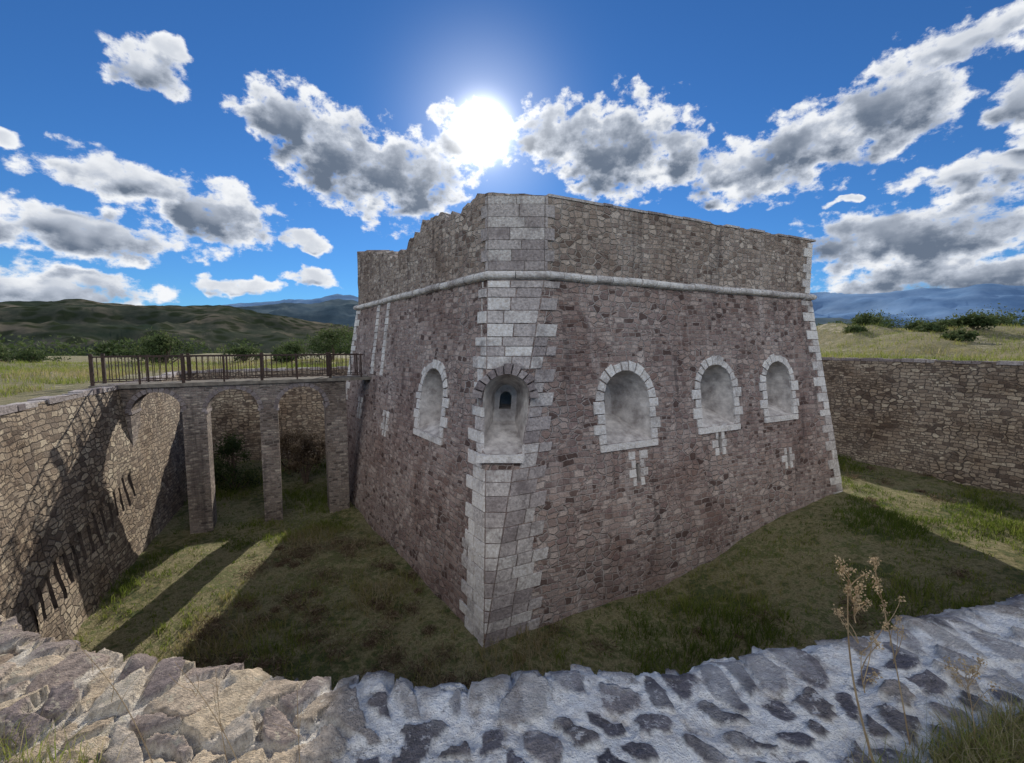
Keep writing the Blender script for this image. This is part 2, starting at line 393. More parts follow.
F=[(0,5,1),(1,5,6,7,2),(2,7,8,3),(3,8,9,4),(4,9,6,5,0),(0,1,2,3,4),(6,9,8,7)]
body=mesh_obj("walls",V,F,[fort_m,niche_m],parent=fort); recalc(body)
cr=(Rt-Lt).normalized(); nCh=(M-Lt).cross(Rt-Lt).normalized()
if nCh.y>0: nCh=-nCh
hC=Vector((nCh.x,nCh.y,0)).normalized()
def PC(s,z,off=0):
    f=(ZC-z)/(ZC-zM); c=(Lt+Rt)*.5*(1-f)+M*f; return c+cr*s+hC*off
refs=[(nR.x,nR.y,0),(nL.x,nL.y,0),tuple(hC),(dR.x,dR.y,0),(dL.x,dL.y,0)]
def arch(w,h,n=14):
    r=w/2; pts=[(-r,0),(r,0),(r,h-r)]
    for i in range(1,n): a=math.pi*i/n; pts.append((r*math.cos(a),h-r+r*math.sin(a)))
    pts.append((-r,h-r)); return pts
cut=[]
def loft(P,s0,z0,w,h,secs):
    v=[];base=arch(w,h);n=len(base)
    for off,sc,dz in secs:
        for a,b in base: v.append(P(s0+a*sc,z0+ (b*sc)+dz,off))
    f=[tuple(range(n))[::-1],tuple(range((len(secs)-1)*n,len(secs)*n))]
    for k in range(len(secs)-1):
        for i in range(n):
            j=(i+1)%n; f.append((k*n+i,k*n+j,(k+1)*n+j,(k+1)*n+i))
    o=mesh_obj("cutter",v,f,[fort_m,niche_m],mi=[1]*len(f)); recalc(o)
    cut.append(o)
wins=[(PR,3.87,-2.85,1.72,2.1),(PR,7.78,-2.7,1.6,2.05),(PR,11.15,-2.6,1.5,2.0),(PL,3.38,-2.85,1.72,2.1),(PC,0.0,-2.8,1.26,2.05)]
slits=[(PR,4.12,-4.1,.16,.62),(PR,7.75,-3.6,.16,.6),(PR,11.37,-4.5,.16,.55),(PL,7.5,-3.6,.16,.6),(PL,.1,-5.6,.14,.6),(PL,11.2,-3.4,.16,.6)]
for P,s0,z0,w,h in wins:
    loft(P,s0,z0,w,h,[(.35,1.12,-.16),(0,1,0),(-1.25,.5,.62)])
    loft(P,s0,z0+.95,.34,.5,[(-.9,1,0),(-2.4,1,0)])
for P,s0,z0,w,h in slits: loft(P,s0,z0,w,h,[(.4,1,0),(-.9,.8,.05)])
for o in cut:
    m=body.modifiers.new("b",'BOOLEAN'); m.operation='DIFFERENCE'; m.solver='EXACT'; m.object=o
    bpy.context.view_layer.update()
    dg=bpy.context.evaluated_depsgraph_get(); nm=bpy.data.meshes.new_from_object(body.evaluated_get(dg)); body.modifiers.clear(); body.data=nm
for o in cut: bpy.data.objects.remove(o)
box_uv(body,refs)
qb=MB()
def slab(P,pts,t=.035,back=-.06,r=None):
    cx=sum(a for a,b in pts)/len(pts); cy=sum(b for a,b in pts)/len(pts)
    k=len(qb.v); n=len(pts); g=.016
    def shr(a,b,gg=g):
        dx,dy=a-cx,b-cy; L=math.hypot(dx,dy)+1e-6; return a-dx/L*gg,b-dy/L*gg
    pts=[shr(a,b,random.uniform(0,.018)) for a,b in pts]
    jit=[random.uniform(-.012,.010) for _ in pts]
    qb.v+=[tuple(P(*shr(a,b),t+j)) for (a,b),j in zip(pts,jit)]+[tuple(P(a,b,t-.018)) for a,b in pts]+[tuple(P(a,b,back)) for a,b in pts]
    rr=random.random() if r is None else r
    qb.f.append(tuple(range(k,k+n))); qb.f.append(tuple(range(k+3*n-1,k+2*n-1,-1)))
    for L in(0,1):
        for i in range(n):
            j=(i+1)%n; qb.f.append((k+L*n+i,k+L*n+n+i,k+L*n+n+j,k+L*n+j))
    qb.r+=[rr]*(2+2*n)
z=zM-.6;k=0
while z<ZC-.16:
    hgt=random.uniform(.24,.38); z1=min(z+hgt,ZC-.15); g=.006
    f=(ZC-(z+z1)/2)/(ZC-zM); alt=(k%2)*.36
    hole=(z1>-2.85 and z<-.72)
    eL=.16+.72*f+alt*.8+random.uniform(-.08,.12); a0,a1=sL(z),sL(z1)
    if f>1: a0=-.117*(ZC-z); a1=-.117*(ZC-z1)
    start=.17 if hole else .0
    L=max(eL,start+.2)
    cuts=[start]
    while cuts[-1]<L-.25: cuts.append(min(L,cuts[-1]+random.uniform(.38,.62)))
    if cuts[-1]<L: cuts[-1]=L
    if len(cuts)==1: cuts.append(L)
    for c0,c1 in zip(cuts[:-1],cuts[1:]):
        slab(PL,[(a0+c0+g,z+g),(a0+c1-g,z+g),(a1+c1-g,z1-g),(a1+c0+g,z1-g)],.03+random.uniform(0,.02),r=random.uniform(.5,1))
    eR=.10+1.2*f+(.36-alt)*.8+random.uniform(-.08,.12); a0,a1=sR(z),sR(z1)
    if f>1: a0=-.117*(ZC-z); a1=-.117*(ZC-z1)
    L=max(eR,start+.2); cuts=[start]
    while cuts[-1]<L-.25: cuts.append(min(L,cuts[-1]+random.uniform(.38,.65)))
    if cuts[-1]<L: cuts[-1]=L
    if len(cuts)==1: cuts.append(L)
    for c0,c1 in zip(cuts[:-1],cuts[1:]):
        slab(PR,[(a0+c0+g,z+g),(a0+c1-g,z+g),(a1+c1-g,z1-g),(a1+c0+g,z1-g)],.03+random.uniform(0,.02),r=random.uniform(.15,.68))
    if f<.97 and not hole:
        w0=.79*(1-(ZC-z)/(ZC-zM));w1=.79*(1-(ZC-z1)/(ZC-zM))
        n=2 if w0>.45 else 1; off=random.uniform(-.4,.4)
        xs=[-1,off,1] if n==2 else [-1,1]
        for c0,c1 in zip(xs[:-1],xs[1:]):
            slab(PC,[(w0*c0+g,z+g),(w0*c1-g,z+g),(w1*c1-g,z1-g),(w1*c0+g,z1-g)],.028+random.uniform(0,.02),r=random.uniform(.2,.85))
    e=.35+(1-k%2)*.35+random.uniform(-.04,.06); b0=LR+(ZC-z)*BT;b1=LR+(ZC-z1)*BT
    slab(PR,[(b0-e,z+g),(b0+.02,z+g),(b1+.02,z1-g),(b1-e,z1-g)],.03,r=random.uniform(.5,1))
    b0=LL+(ZC-z)*BT;b1=LL+(ZC-z1)*BT
    slab(PL,[(b0-e,z+g),(b0+.02,z+g),(b1+.02,z1-g),(b1-e,z1-g)],.03,r=random.uniform(.5,1))
    z=z1;k+=1
def surround(P,s0,z0,w,h,t=.045,ring=.25,proud=0,jambs=True,rl=(.68,1.)):
    r=w/2-.012; zc=z0+h-w/2
    n=11
    for i in range(n):
        a=math.pi*i/n+.012;b=math.pi*(i+1)/n-.012; ro=r+ring+random.uniform(-.04,.09)
        pts=[(s0+r*math.cos(a),zc+r*math.sin(a)),(s0+ro*math.cos(a),zc+ro*math.sin(a)),(s0+ro*math.cos(b),zc+ro*math.sin(b)),(s0+r*math.cos(b),zc+r*math.sin(b))]
        slab(P,pts,t+proud+(random.uniform(-.05,.05) if proud else 0),-.12,random.uniform(*rl))
    if jambs:
      for sd in(-1,1):
        zz=z0;k=0
        while zz<zc-.02:
            z1=min(zc,zz+random.uniform(.28,.36))
            if zc-z1<.12:z1=zc
            e=ring+(.16 if k%2 else 0)+random.uniform(-.03,.05)
            x0,x1=sorted((sd*r,sd*(r+e)))
            slab(P,[(s0+x0,zz+.006),(s0+x1,zz+.006),(s0+x1,z1-.006),(s0+x0,z1-.006)],t,-.12,random.uniform(*rl)); zz=z1;k+=1
    slab(P,[(s0-r-ring*jambs,z0-.2),(s0+r+ring*jambs,z0-.2),(s0+r+ring*jambs,z0-.01),(s0-r-ring*jambs,z0-.01)],t+.02,-.1,.9)
for i,(P,s0,z0,w,h) in enumerate(wins[:4]): surround(P,s0,z0,w,h)
P,s0,z0,w,h=wins[4]; surround(P,s0,z0,w,h,.08,.24,.16,False,(.0,.25))
for P,s0,z0,w,h in slits:
    for sd in(-1,1):
        zz=z0-.08;k=0
        while zz<z0+h+.1:
            e=.10+.16*(k%2)+random.uniform(0,.08); x0,x1=sorted((sd*(w/2),sd*(w/2+e)))
            slab(P,[(s0+x0,zz+.005),(s0+x1,zz+.005),(s0+x1,zz+.25),(s0+x0,zz+.25)],.035,-.05,random.uniform(.6,1)); zz+=.26;k+=1
for s0 in (8.6,9.9):
    zz=-1.3
    while zz<ZC-.3:
        slab(PL,[(s0-.16,zz+.006),(s0+.16+random.uniform(0,.1),zz+.006),(s0+.16,zz+.30),(s0-.16,zz+.30)],.04,-.05,random.uniform(.6,1)); zz+=.31
quo=qb.obj("dressed_stones",[ashlar_m],fort,refs)
poly=[Lt,Rt,RF,Bt,LF]
def offset_poly(poly,off):
    n=len(poly);out=[]
    for i in range(n):
        a,b,c=poly[i-1],poly[i],poly[(i+1)%n]
        d1=(b-a);d1=Vector((d1.x,d1.y)).normalized();d2=(c-b);d2=Vector((d2.x,d2.y)).normalized()
        n1=Vector((d1.y,-d1.x));n2=Vector((d2.y,-d2.x)); m=(n1+n2); m/= max(.2,m.dot(n1)); out.append(Vector((b.x,b.y))+m*off)
    return out
prof=[(-.1,-.12),(.05,-.12)]+[(.05+.11*math.cos(a),.11*math.sin(a)) for a in np.linspace(-math.pi/2,math.pi/2,8)]+[(.04,.115),(-.1,.12)]
vs=[];fs=[];npf=len(prof);rv=[]
P0=offset_poly(poly,0)
for e in range(5):
    a,b=e,(e+1)%5; L=(P0[b]-P0[a]).length; n=max(1,int(L/.55))
    for i in range(n):
        ta,tb=i/n,(i+1)/n; k=len(vs); jo=random.uniform(-.03,.012); jz=random.uniform(-.018,.018); g=.008/L
        for t in (ta+ (g if i else 0),tb-(g if i<n-1 else 0)):
            for o,zz in prof:
                O=offset_poly(poly,o+jo); p=O[a]*(1-t)+O[b]*t; vs.append((p.x,p.y,ZC+zz+jz))
        rr=random.uniform(.5,1)
        for q in range(npf):
            r=(q+1)%npf; fs.append((k+q,k+npf+q,k+npf+r,k+r)); rv.append(rr)
        fs.append(tuple(range(k,k+npf))[::-1]); fs.append(tuple(range(k+npf,k+2*npf))); rv+=[.5,.5]
co=mesh_obj("cordon",vs,fs,[ashlar_m],parent=fort); attr(co,"rnd",rv,'FACE')
outp=offset_poly(poly,-.04); inp=offset_poly(poly,-.85)
def topz(e,t):
    if e==0: return 4.14-.1*t
    if e==1: return 4.05+.10*t
    if e==4:
        u=1-t
        return float(np.interp(u,[0,.05,.10,.12,.2,.21,.35,.36,.44,.50,.58,.7,1],[4.20,4.2,4.12,4.02,4.10,4.25,4.33,4.12,3.92,3.62,3.62,4.05,4.7]))
    return 3.9
cols=[]
for e in range(5):
    a,b=e,(e+1)%5; L=(outp[b]-outp[a]).length; n=max(2,int(L/.14))
    for i in range(n):
        t=i/n; o=outp[a]*(1-t)+outp[b]*t; q=inp[a]*(1-t)+inp[b]*t
        rough={4:.13,0:.04}.get(e,.025)
        zt=topz(e,t)+rough*(mn.noise(Vector((o.x*2.2,o.y*2.2,0)))*1.5+random.uniform(-.5,.5))
        cols.append((o,q,zt,e))
vs=[];fs=[];rows=8
for o,q,zt,e in cols:
    for r in range(rows): 
        z=ZC+.1+(zt-ZC-.1)*r/(rows-1); d=(q-o).normalized()*(random.uniform(-.012,.02) if 0<r else 0)
        vs.append((o.x+d.x,o.y+d.y,z))
    vs.append((q.x,q.y,zt+random.uniform(-.05,.03))); vs.append((q.x,q.y,ZC-.05))
st=rows+2;n=len(cols)
for i in range(n):
    j=(i+1)%n
    for r in range(st-1): fs.append((i*st+r,j*st+r,j*st+r+1,i*st+r+1))
par=mesh_obj("parapet",vs,fs,[parapet_m],parent=fort); box_uv(par,refs)
qb=MB()
def slabv(pts3,nrm,t=.03,r=None): 
    n=Vector((nrm.x,nrm.y,0)); qb.prism([Vector(p)+n*(t+random.uniform(-.012,.012)) for p in pts3],[Vector(p)-n*.06 for p in pts3],r)
def PV(org,d,n,s,z): p=org+d*s; return Vector((p.x,p.y,z))
z=ZC+.14;k=0
while z<3.9:
    z1=min(z+random.uniform(.24,.36),4.02); alt=(k%2)*.22
    for org,d,nn,L,lo in ((outp[1],dR,nR,.08+alt,.1),(outp[2],-dR,nR,.30+alt,.65),(outp[0],dL,nL,.10+alt,.25)):
        slabv([PV(org,d,nn,.0,z+.006),PV(org,d,nn,L,z+.006),PV(org,d,nn,L,z1-.006),PV(org,d,nn,.0,z1-.006)],nn,.03,random.uniform(lo,lo+.35))
    dc=(outp[1]-outp[0]); Lc=dc.length; dc=dc/Lc; nc=Vector((dc.y,-dc.x)); sp=Lc*random.uniform(.3,.7)
    for s0,s1 in((0.01,sp-.008),(sp+.008,Lc-.01)):
        slabv([PV(outp[0],dc,nc,s0,z+.006),PV(outp[0],dc,nc,s1,z+.006),PV(outp[0],dc,nc,s1,z1-.006),PV(outp[0],dc,nc,s0,z1-.006)],nc,.03,random.uniform(.15,.65))
    z=z1;k+=1
s=.1
while s<LR-1.6:
    L=random.uniform(.3,.8)
    if random.random()<.9:
        t=(s+L/2)/(LR-1.3); zt=topz(1,min(t,1))
        c=outp[1]+dR*(s+L/2)-nR*.36
        qb.box((c.x,c.y,zt+.01+random.uniform(-.015,.012)),Vector((dR.x,dR.y,0))*(L/2-.006),Vector((nR.x,nR.y,0))*.385,Vector((0,0,.035)),random.uniform(.1,.6))
    s+=L
qb.obj("parapet_dressings",[ashlar_m],fort,refs)
# ------------------------------------------------------------------ BRIDGE
br=empty("footbridge")
B0=Vector((-14.3,15.8)); dB=Vector((.88,.47)).normalized(); nB=Vector((dB.y,-dB.x))
def PB(t,z,w): p=B0+dB*t+nB*w; return Vector((p.x,p.y,z))
zd=-1.42; zu=zd-.14
arches=[(.25,1.75),(2.5,4.27),(4.93,6.77)]
outl=[(-.3,zu),(-.3,-8.2)]
for a,b in arches:
    r=(b-a)/2; zs=zu-.16-r; outl+=[(a,-8.2)]; 
    for i in range(0,17): 
        th=math.pi-math.pi*i/16; outl.append(((a+b)/2+r*math.cos(th),zs+r*math.sin(th)))
    outl.append((b,-8.2))
outl+=[(7.6,-8.2),(7.6,zu)]
bw=.55
mb=MB(); mb.prism([PB(a,b,bw) for a,b in outl],[PB(a,b,-bw) for a,b in outl]); 
bo=mb.obj("piers_and_arches",[bridge_m],br,[(nB.x,nB.y,0),(-nB.x,-nB.y,0)])
vb=MB()
for a,b in arches:
    r=(b-a)/2; zs=zu-.16-r; n=15
    for sd in (1,-1):
        for i in range(n):
            x,y=math.pi*i/n+.02,math.pi*(i+1)/n-.02; ro=r+.15; ri=r-.01; c=(a+b)/2
            pts=[(c+ri*math.cos(x),zs+ri*math.sin(x)),(c+ro*math.cos(x),zs+ro*math.sin(x)),(c+ro*math.cos(y),zs+ro*math.sin(y)),(c+ri*math.cos(y),zs+ri*math.sin(y))]
            vb.prism([PB(p,q,sd*(bw+.02)) for p,q in pts],[PB(p,q,sd*(bw-.1)) for p,q in pts],.2*random.random())
    for t in (a,b):
        vb.box(PB(t,zs,0),Vector((dB.x,dB.y,0))*.05,Vector((nB.x,nB.y,0))*(bw+.04),Vector((0,0,.05)),.2)
vb.obj("voussoirs",[ashlar_m],br)
db=MB(); DX=Vector((dB.x,dB.y,0));NX=Vector((nB.x,nB.y,0))
db.box(PB(3.95,zd-.07,0),DX*4.75,NX*(bw+.09),Vector((0,0,.068)))
db.obj("deck",[deck_m],br)
rb=MB()
for sd in (1,-1):
    w=sd*(bw+.03)
    for i in range(8):
        t=-.7+i*1.28; big=i in(0,2,4,6)
        rb.box(PB(t,zd+.52,w),DX*(.05 if big else .03),NX*(.045 if big else .025),Vector((0,0,.58 if big else .52)))
    for zz,hh in((1.0,.025),(.12,.018)): rb.box(PB(3.8,zd+zz,w),DX*4.55,NX*.02,Vector((0,0,hh)))
    t=-.55
    while t<8.3: rb.box(PB(t,zd+.56,w),DX*.012,NX*.010,Vector((0,0,.43))); t+=.19
rb.obj("railing",[rust_m],br)
# ------------------------------------------------------------------ vegetation
def blades(name,pts,hts,wid,mat,nb=5,spread=.08,lean=.5,cvar=None):
    n=len(pts); P=np.repeat(np.array(pts,float),nb,0); H=np.repeat(np.array(hts,float),nb)*rng.uniform(.5,1.1,n*nb)
    P[:,:2]+=rng.normal(0,spread,(n*nb,2)); th=rng.uniform(0,2*np.pi,n*nb); ln=rng.normal(0,lean,(n*nb,2))*H[:,None]
    w=wid*rng.uniform(.6,1.3,n*nb); dx=np.cos(th)*w;dy=np.sin(th)*w
    a=P.copy();a[:,0]-=dx;a[:,1]-=dy;a[:,2]-=.03
    b=P.copy();b[:,0]+=dx;b[:,1]+=dy;b[:,2]-=.03
    m1=P.copy();m1[:,:2]+=ln*.35;m1[:,2]+=H*.6; m2=m1.copy(); m1[:,0]-=dx*.7;m1[:,1]-=dy*.7; m2[:,0]+=dx*.7;m2[:,1]+=dy*.7
    c=P.copy();c[:,:2]+=ln;c[:,2]+=H
    V=np.stack([a,b,m2,m1,c],1).reshape(-1,3); k=np.arange(n*nb)*5
    F=[(x,x+1,x+2,x+3) for x in k]+[(x+3,x+2,x+4) for x in k]
    o=mesh_obj(name,V,F,[mat]); 
    base=np.repeat(cvar if cvar is not None else rng.random(n),nb); r=np.clip(base+rng.normal(0,.15,n*nb),0,1)
    attr(o,"rnd",np.concatenate([r,r]),'FACE'); return o
fortpoly=[(M2.x,M2.y),(RB.x,RB.y),(BB.x,BB.y),(LB.x,LB.y)]
xs=rng.uniform(-19,23,38000);ys=rng.uniform(1.5,30,38000)
ins=inpoly(xs,ys,[(p[0]-n[0]*.8,p[1]-n[1]*.8) for p,n in zip(LP[::6],outn[::6])])&~inpoly(xs,ys,fortpoly)
xs=xs[ins];ys=ys[ins]; dn=vf(xs*.5+9,ys*.5+9,301); kp=rng.random(len(xs))<sst(dn,.3,.6)*.9+.1; xs=xs[kp];ys=ys[kp];dn=dn[kp]
cv=np.clip((vf(xs*.4+30,ys*.4+30,311)-.3)*1.5+.38*((xs<1)&(ys<17)&(xs>-8.5)),0,1)*.9
blades("moat_grass",np.stack([xs,ys,floor_z(xs,ys)],1),.10+.26*sst(dn,.4,.7),.011,grass_m,7,.09,.55,cv)
pts=[];
for _ in range(19000):
    i=random.randrange(NL); 
    d=random.uniform(.2,1)**1.6*24; k=np.searchsorted(D,d)-1; k=max(0,min(k,len(D)-2)); t=(d-D[k])/(D[k+1]-D[k]); j=(i+1)%NL;s=random.random()
    p=(TV[k,i]*(1-t)+TV[k+1,i]*t)*(1-s)+(TV[k,j]*(1-t)+TV[k+1,j]*t)*s
    if p[1]<7 : continue
    if p[0]<-15 and abs((p[1]-15.3)-(-(p[0]+14.3))*.12)<.9: continue
    pts.append(p)
pts=np.array(pts); cv=np.clip((vf(pts[:,0]*.2+30,pts[:,1]*.2+30,411)-.12)*1.3,0,1)
blades("plateau_grass",pts,rng.uniform(.08,.36,len(pts)),.012,grass_m,7,.18,.45,cv)
pts=[]
while len(pts)<1500:
    x=random.uniform(1.25,3.2); yl=1.50+.27*(x-1.67); y=yl-abs(random.gauss(0,.16)); 
    if x<1.55 and random.random()<.7: continue
    pts.append((x,y,-1.53))
for _ in range(260):
    x=random.uniform(-3.,-1.5); y=1.44-.16*(x+1.6)-abs(random.gauss(0,.12)); pts.append((x,y,-1.53))
blades("foreground_grass",pts,rng.uniform(.05,.15,len(pts)),.0018,grass_m,9,.03,.6,np.clip(rng.normal(.6,.25,len(pts)),0,1))
def stalk(name,base,top,branches,seed,heads=True,thick=.004):
    rr=random.Random(seed); mb=MB(); base=Vector(base);top=Vector(top)
    def limb(a,b,ra,rb,n=6,bend=.03):
        off=Vector((rr.uniform(-1,1),rr.uniform(-1,1),0))*bend; out=[a]
        for i in range(1,n+1):
            t=i/n; out.append(a.lerp(b,t)+off*math.sin(math.pi*t))
        for i in range(n):
            p,q=out[i],out[i+1]; t=i/n; r_=ra*(1-t)+rb*t; r2=ra*(1-(i+1)/n)+rb*(i+1)/n
            fr=[p+Vector((math.cos(x)*r_,math.sin(x)*r_,0)) for x in (0,1.57,3.14,4.71)]; bk=[q+Vector((math.cos(x)*r2,math.sin(x)*r2,0)) for x in (0,1.57,3.14,4.71)]
            mb.prism(fr,bk,.3+.4*rr.random())
        return out
    def head(p,s):
        for _ in range(26):
            d=Vector((rr.gauss(0,1),rr.gauss(0,1),rr.gauss(0,1)*1.3))*s*.45; c=p+d; e=s*rr.uniform(.16,.32)
            u=Vector((rr.uniform(-1,1),rr.uniform(-1,1),rr.uniform(-1,1))).normalized()*e; v=u.orthogonal()*1.0; h=Vector((0,0,.0012))
            mb.prism([c-u,c-v*.6,c+u,c+v*.6],[c-u*.9+h,c-v*.5+h,c+u*.9+h,c+v*.5+h],.4+.6*rr.random())
    limb(base,top,thick,thick*.4,12,.03)
    if heads: head(top,.02)
    for i in range(branches):
        t=rr.uniform(.35,.97); p=base.lerp(top,t); L=(.13*(1-t)+.03)
        q=p+Vector((rr.uniform(-1,1)*L,rr.uniform(-1,1)*L*.6,L*rr.uniform(.8,1.6)))
        limb(p,q,thick*.5,thick*.3,4,.01)
        if heads: head(q,.015)
        if heads and rr.random()<.6: head(p.lerp(q,.6),.012)
    o=mesh_obj(name,mb.v,mb.f,[straw_m]); attr(o,"rnd",mb.r,'FACE'); return o
stalk("dried_weed",(1.31,1.43,-1.52),(1.20,1.47,-.80),18,1,True,.005)
stalk("dried_weed",(1.52,1.52,-1.52),(1.31,1.50,-.78),8,2,True,.0035)
stalk("dried_weed",(1.75,1.5,-1.52),(1.70,1.52,-1.2),9,4,True,.0025)
stalk("grass_stem",(-.95,1.40,-1.52),(-1.25,1.5,-1.17),3,5,False,.0025)
stalk("grass_stem",(-1.28,1.42,-1.52),(-1.75,1.6,-1.13),3,6,False,.0025)
stalk("grass_stem",(-.75,1.4,-1.52),(-.80,1.5,-1.25),2,8,False,.002)
stalk("grass_stem",(-1.0,1.4,-1.52),(-1.1,1.5,-1.2),2,9,False,.002)
def bush(name,c,r,h,mat,nleaf,ls,trunk=True,seed=0):
    rr=np.random.default_rng(seed); c=np.array(c,float); lobes=[]
    for _ in range(18):
        a=rr.uniform(0,2*np.pi); d=rr.uniform(0,.8)*r; lobes.append((c+[math.cos(a)*d,math.sin(a)*d,h*rr.uniform(.22,.86)*(1-.35*(d/r))],rr.uniform(.16,.36)*r,rr.uniform(-.25,.25)))
    V=[];F=[];A=[]
    for i in range(nleaf):
        L,lr,sh=lobes[rr.integers(len(lobes))]; d=rr.normal(size=3);d/=np.linalg.norm(d); rad_=lr*rr.uniform(.2,1.35)
        p=L+d*rad_
        u=rr.normal(size=3);u/=np.linalg.norm(u);v=np.cross(u,rr.normal(size=3));v/=np.linalg.norm(v); s=ls*rr.uniform(.4,1.2)
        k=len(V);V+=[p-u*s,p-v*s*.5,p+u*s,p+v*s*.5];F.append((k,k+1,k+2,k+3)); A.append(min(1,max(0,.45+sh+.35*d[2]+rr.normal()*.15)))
    nl=len(F)
    if trunk:
        for q in range(8):
            L=lobes[q][0]; a=Vector(c)+Vector((0,0,-.3)); b=Vector(L)
            m=a.lerp(b,.5)+Vector((rr.uniform(-.1,.1)*r,rr.uniform(-.1,.1)*r,0)); 
            for p0,p1,r0,r1 in((a,m,.045*r,.03*r),(m,b,.03*r,.01*r)):
                k=len(V)
                for pp,r_ in((p0,r0),(p1,r1)):
                    for x in range(6): V.append((pp.x+r_*math.cos(x*1.047),pp.y+r_*math.sin(x*1.047),pp.z))
                for x in range(6): F.append((k+x,k+(x+1)%6,k+6+(x+1)%6,k+6+x)); A.append(.3)
    o=mesh_obj(name,V,F,[mat,bark_m],mi=[0]*nl+[1]*(len(F)-nl)); attr(o,"rnd",A,'FACE'); return o
def gz(x,y):
    d=(TV[:,:,0]-x)**2+(TV[:,:,1]-y)**2; return float(TV.reshape(-1,3)[d.argmin()][2])
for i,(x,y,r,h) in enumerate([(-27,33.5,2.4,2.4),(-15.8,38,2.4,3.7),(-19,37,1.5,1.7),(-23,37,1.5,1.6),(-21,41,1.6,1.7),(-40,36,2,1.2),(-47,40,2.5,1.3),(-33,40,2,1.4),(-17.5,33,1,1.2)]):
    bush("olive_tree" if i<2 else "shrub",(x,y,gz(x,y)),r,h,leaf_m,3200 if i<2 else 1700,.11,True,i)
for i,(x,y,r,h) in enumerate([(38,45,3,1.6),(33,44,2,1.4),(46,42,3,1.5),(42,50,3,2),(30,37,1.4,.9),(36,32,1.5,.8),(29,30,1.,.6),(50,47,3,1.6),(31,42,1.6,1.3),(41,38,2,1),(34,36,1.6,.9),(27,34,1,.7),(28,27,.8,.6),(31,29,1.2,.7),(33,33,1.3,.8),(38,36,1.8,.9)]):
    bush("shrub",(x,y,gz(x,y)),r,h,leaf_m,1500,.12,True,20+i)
fz=lambda x,y: float(floor_z(np.array(x),np.array(y)))
bush("dry_shrub",(-10.9,22.3,fz(-10.9,22.3)),1.5,3.3,dry_m,3600,.07,True,40)
bush("shrub",(-14.1,21.3,fz(-14.1,21.3)),1.4,3.4,leaf_m,3600,.07,True,41)
bush("dry_shrub",(-12.6,24.2,-6.9),1.6,2.4,dry_m,2400,.07,True,42)
V=[];F=[];A=[]
for q in range(85):
    if q<55: a_=R(random.uniform(-60,-17)); rr_=random.uniform(75,190)
    else: a_=R(random.uniform(32,58)); rr_=random.uniform(85,200)
    x,y=rr_*math.sin(a_),rr_*math.cos(a_); zb=gz(x,y)-.5; h=random.uniform(2.5,5.5)*(rr_/110)**.6; r=h*random.uniform(.5,1.1); sh=random.uniform(-.2,.2)
    for _ in range(230):
        d=rng.normal(size=3);d/=np.linalg.norm(d); p=np.array([x,y,zb+h*.55])+d*np.array([r,r,h*.5])*rng.uniform(.5,1.1)
        u_=rng.normal(size=3);u_/=np.linalg.norm(u_);v_=np.cross(u_,rng.normal(size=3));v_/=np.linalg.norm(v_);s_=rng.uniform(.15,.45)
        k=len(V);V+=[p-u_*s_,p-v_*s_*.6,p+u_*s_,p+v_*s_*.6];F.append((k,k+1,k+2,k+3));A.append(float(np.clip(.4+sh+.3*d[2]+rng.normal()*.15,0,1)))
o=mesh_obj("distant_trees",V,F,[leaf_m]); attr(o,"rnd",A,'FACE')
scr=[(random.uniform(-8.5,-.5),random.uniform(4.5,16)) for _ in range(150)]
V=[];F=[];A=[]
for (x,y) in scr+[(random.uniform(12,20),random.uniform(13,22)) for _ in range(16)]+[(random.uniform(0,12),random.uniform(5,12)) for _ in range(30)]:
    z0=fz(x,y); r=random.uniform(.12,.5)
    if inpoly(np.array([x]),np.array([y]),fortpoly)[0]: continue
    for q in range(170):
        d=rng.normal(size=3);d/=np.linalg.norm(d);p=np.array([x,y,z0])+d*np.array([r,r,r*.55])*rng.uniform(.2,1.25); 
        if p[2]<z0: p[2]=2*z0-p[2]
        u_=rng.normal(size=3);u_/=np.linalg.norm(u_);v_=np.cross(u_,rng.normal(size=3));v_/=np.linalg.norm(v_);s_=rng.uniform(.02,.045)
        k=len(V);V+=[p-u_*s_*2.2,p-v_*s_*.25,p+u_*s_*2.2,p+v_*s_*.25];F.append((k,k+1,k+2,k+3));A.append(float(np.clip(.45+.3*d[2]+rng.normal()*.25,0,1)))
o=mesh_obj("moat_scrub",V,F,[dry_m]); attr(o,"rnd",A,'FACE')
# ------------------------------------------------------------------ hills
def hill(name,azs,tans,r0,wid,mat,amp,base=-14,na=260,nr_=60,fs_=1.,rg=.16):
    V=[];A=np.radians(np.linspace(azs[0],azs[-1],na));Rr=np.linspace(r0-wid,r0+wid,nr_)
    for a in A:
        H=np.interp(math.degrees(a),azs,tans)*r0
        for r in Rr:
            s=1-abs((r-r0)/wid)**1.3; x=r*math.sin(a);y=r*math.cos(a)
            nz=fbm(x*fs_*3/r0,y*fs_*3/r0,2,7)
            rid=1-abs(fbm(x*fs_*5/r0,y*fs_*5/r0,7,6))*1.6
            z=base+(H-base)*max(0,s)*(1-rg*(1-rid)*(0.3+(1-s)*1.8))+amp*H*nz*s
            V.append((x,y,z))
    F=[(i*nr_+j,(i+1)*nr_+j,(i+1)*nr_+j+1,i*nr_+j+1) for i in range(na-1) for j in range(nr_-1)]
    return mesh_obj(name,V,F,[mat],True)
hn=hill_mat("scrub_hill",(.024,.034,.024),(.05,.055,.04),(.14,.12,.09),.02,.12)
hm=hill_mat("haze_tinted_hill",(.045,.07,.09),(.07,.10,.12),(.12,.15,.16),.008)  # bluish tones put distance haze into the base colour
hf=hill_mat("haze_tinted_mountain",(.095,.17,.29),(.135,.22,.35),(.19,.28,.41),.0015)  # aerial haze painted as a lighter blue base colour
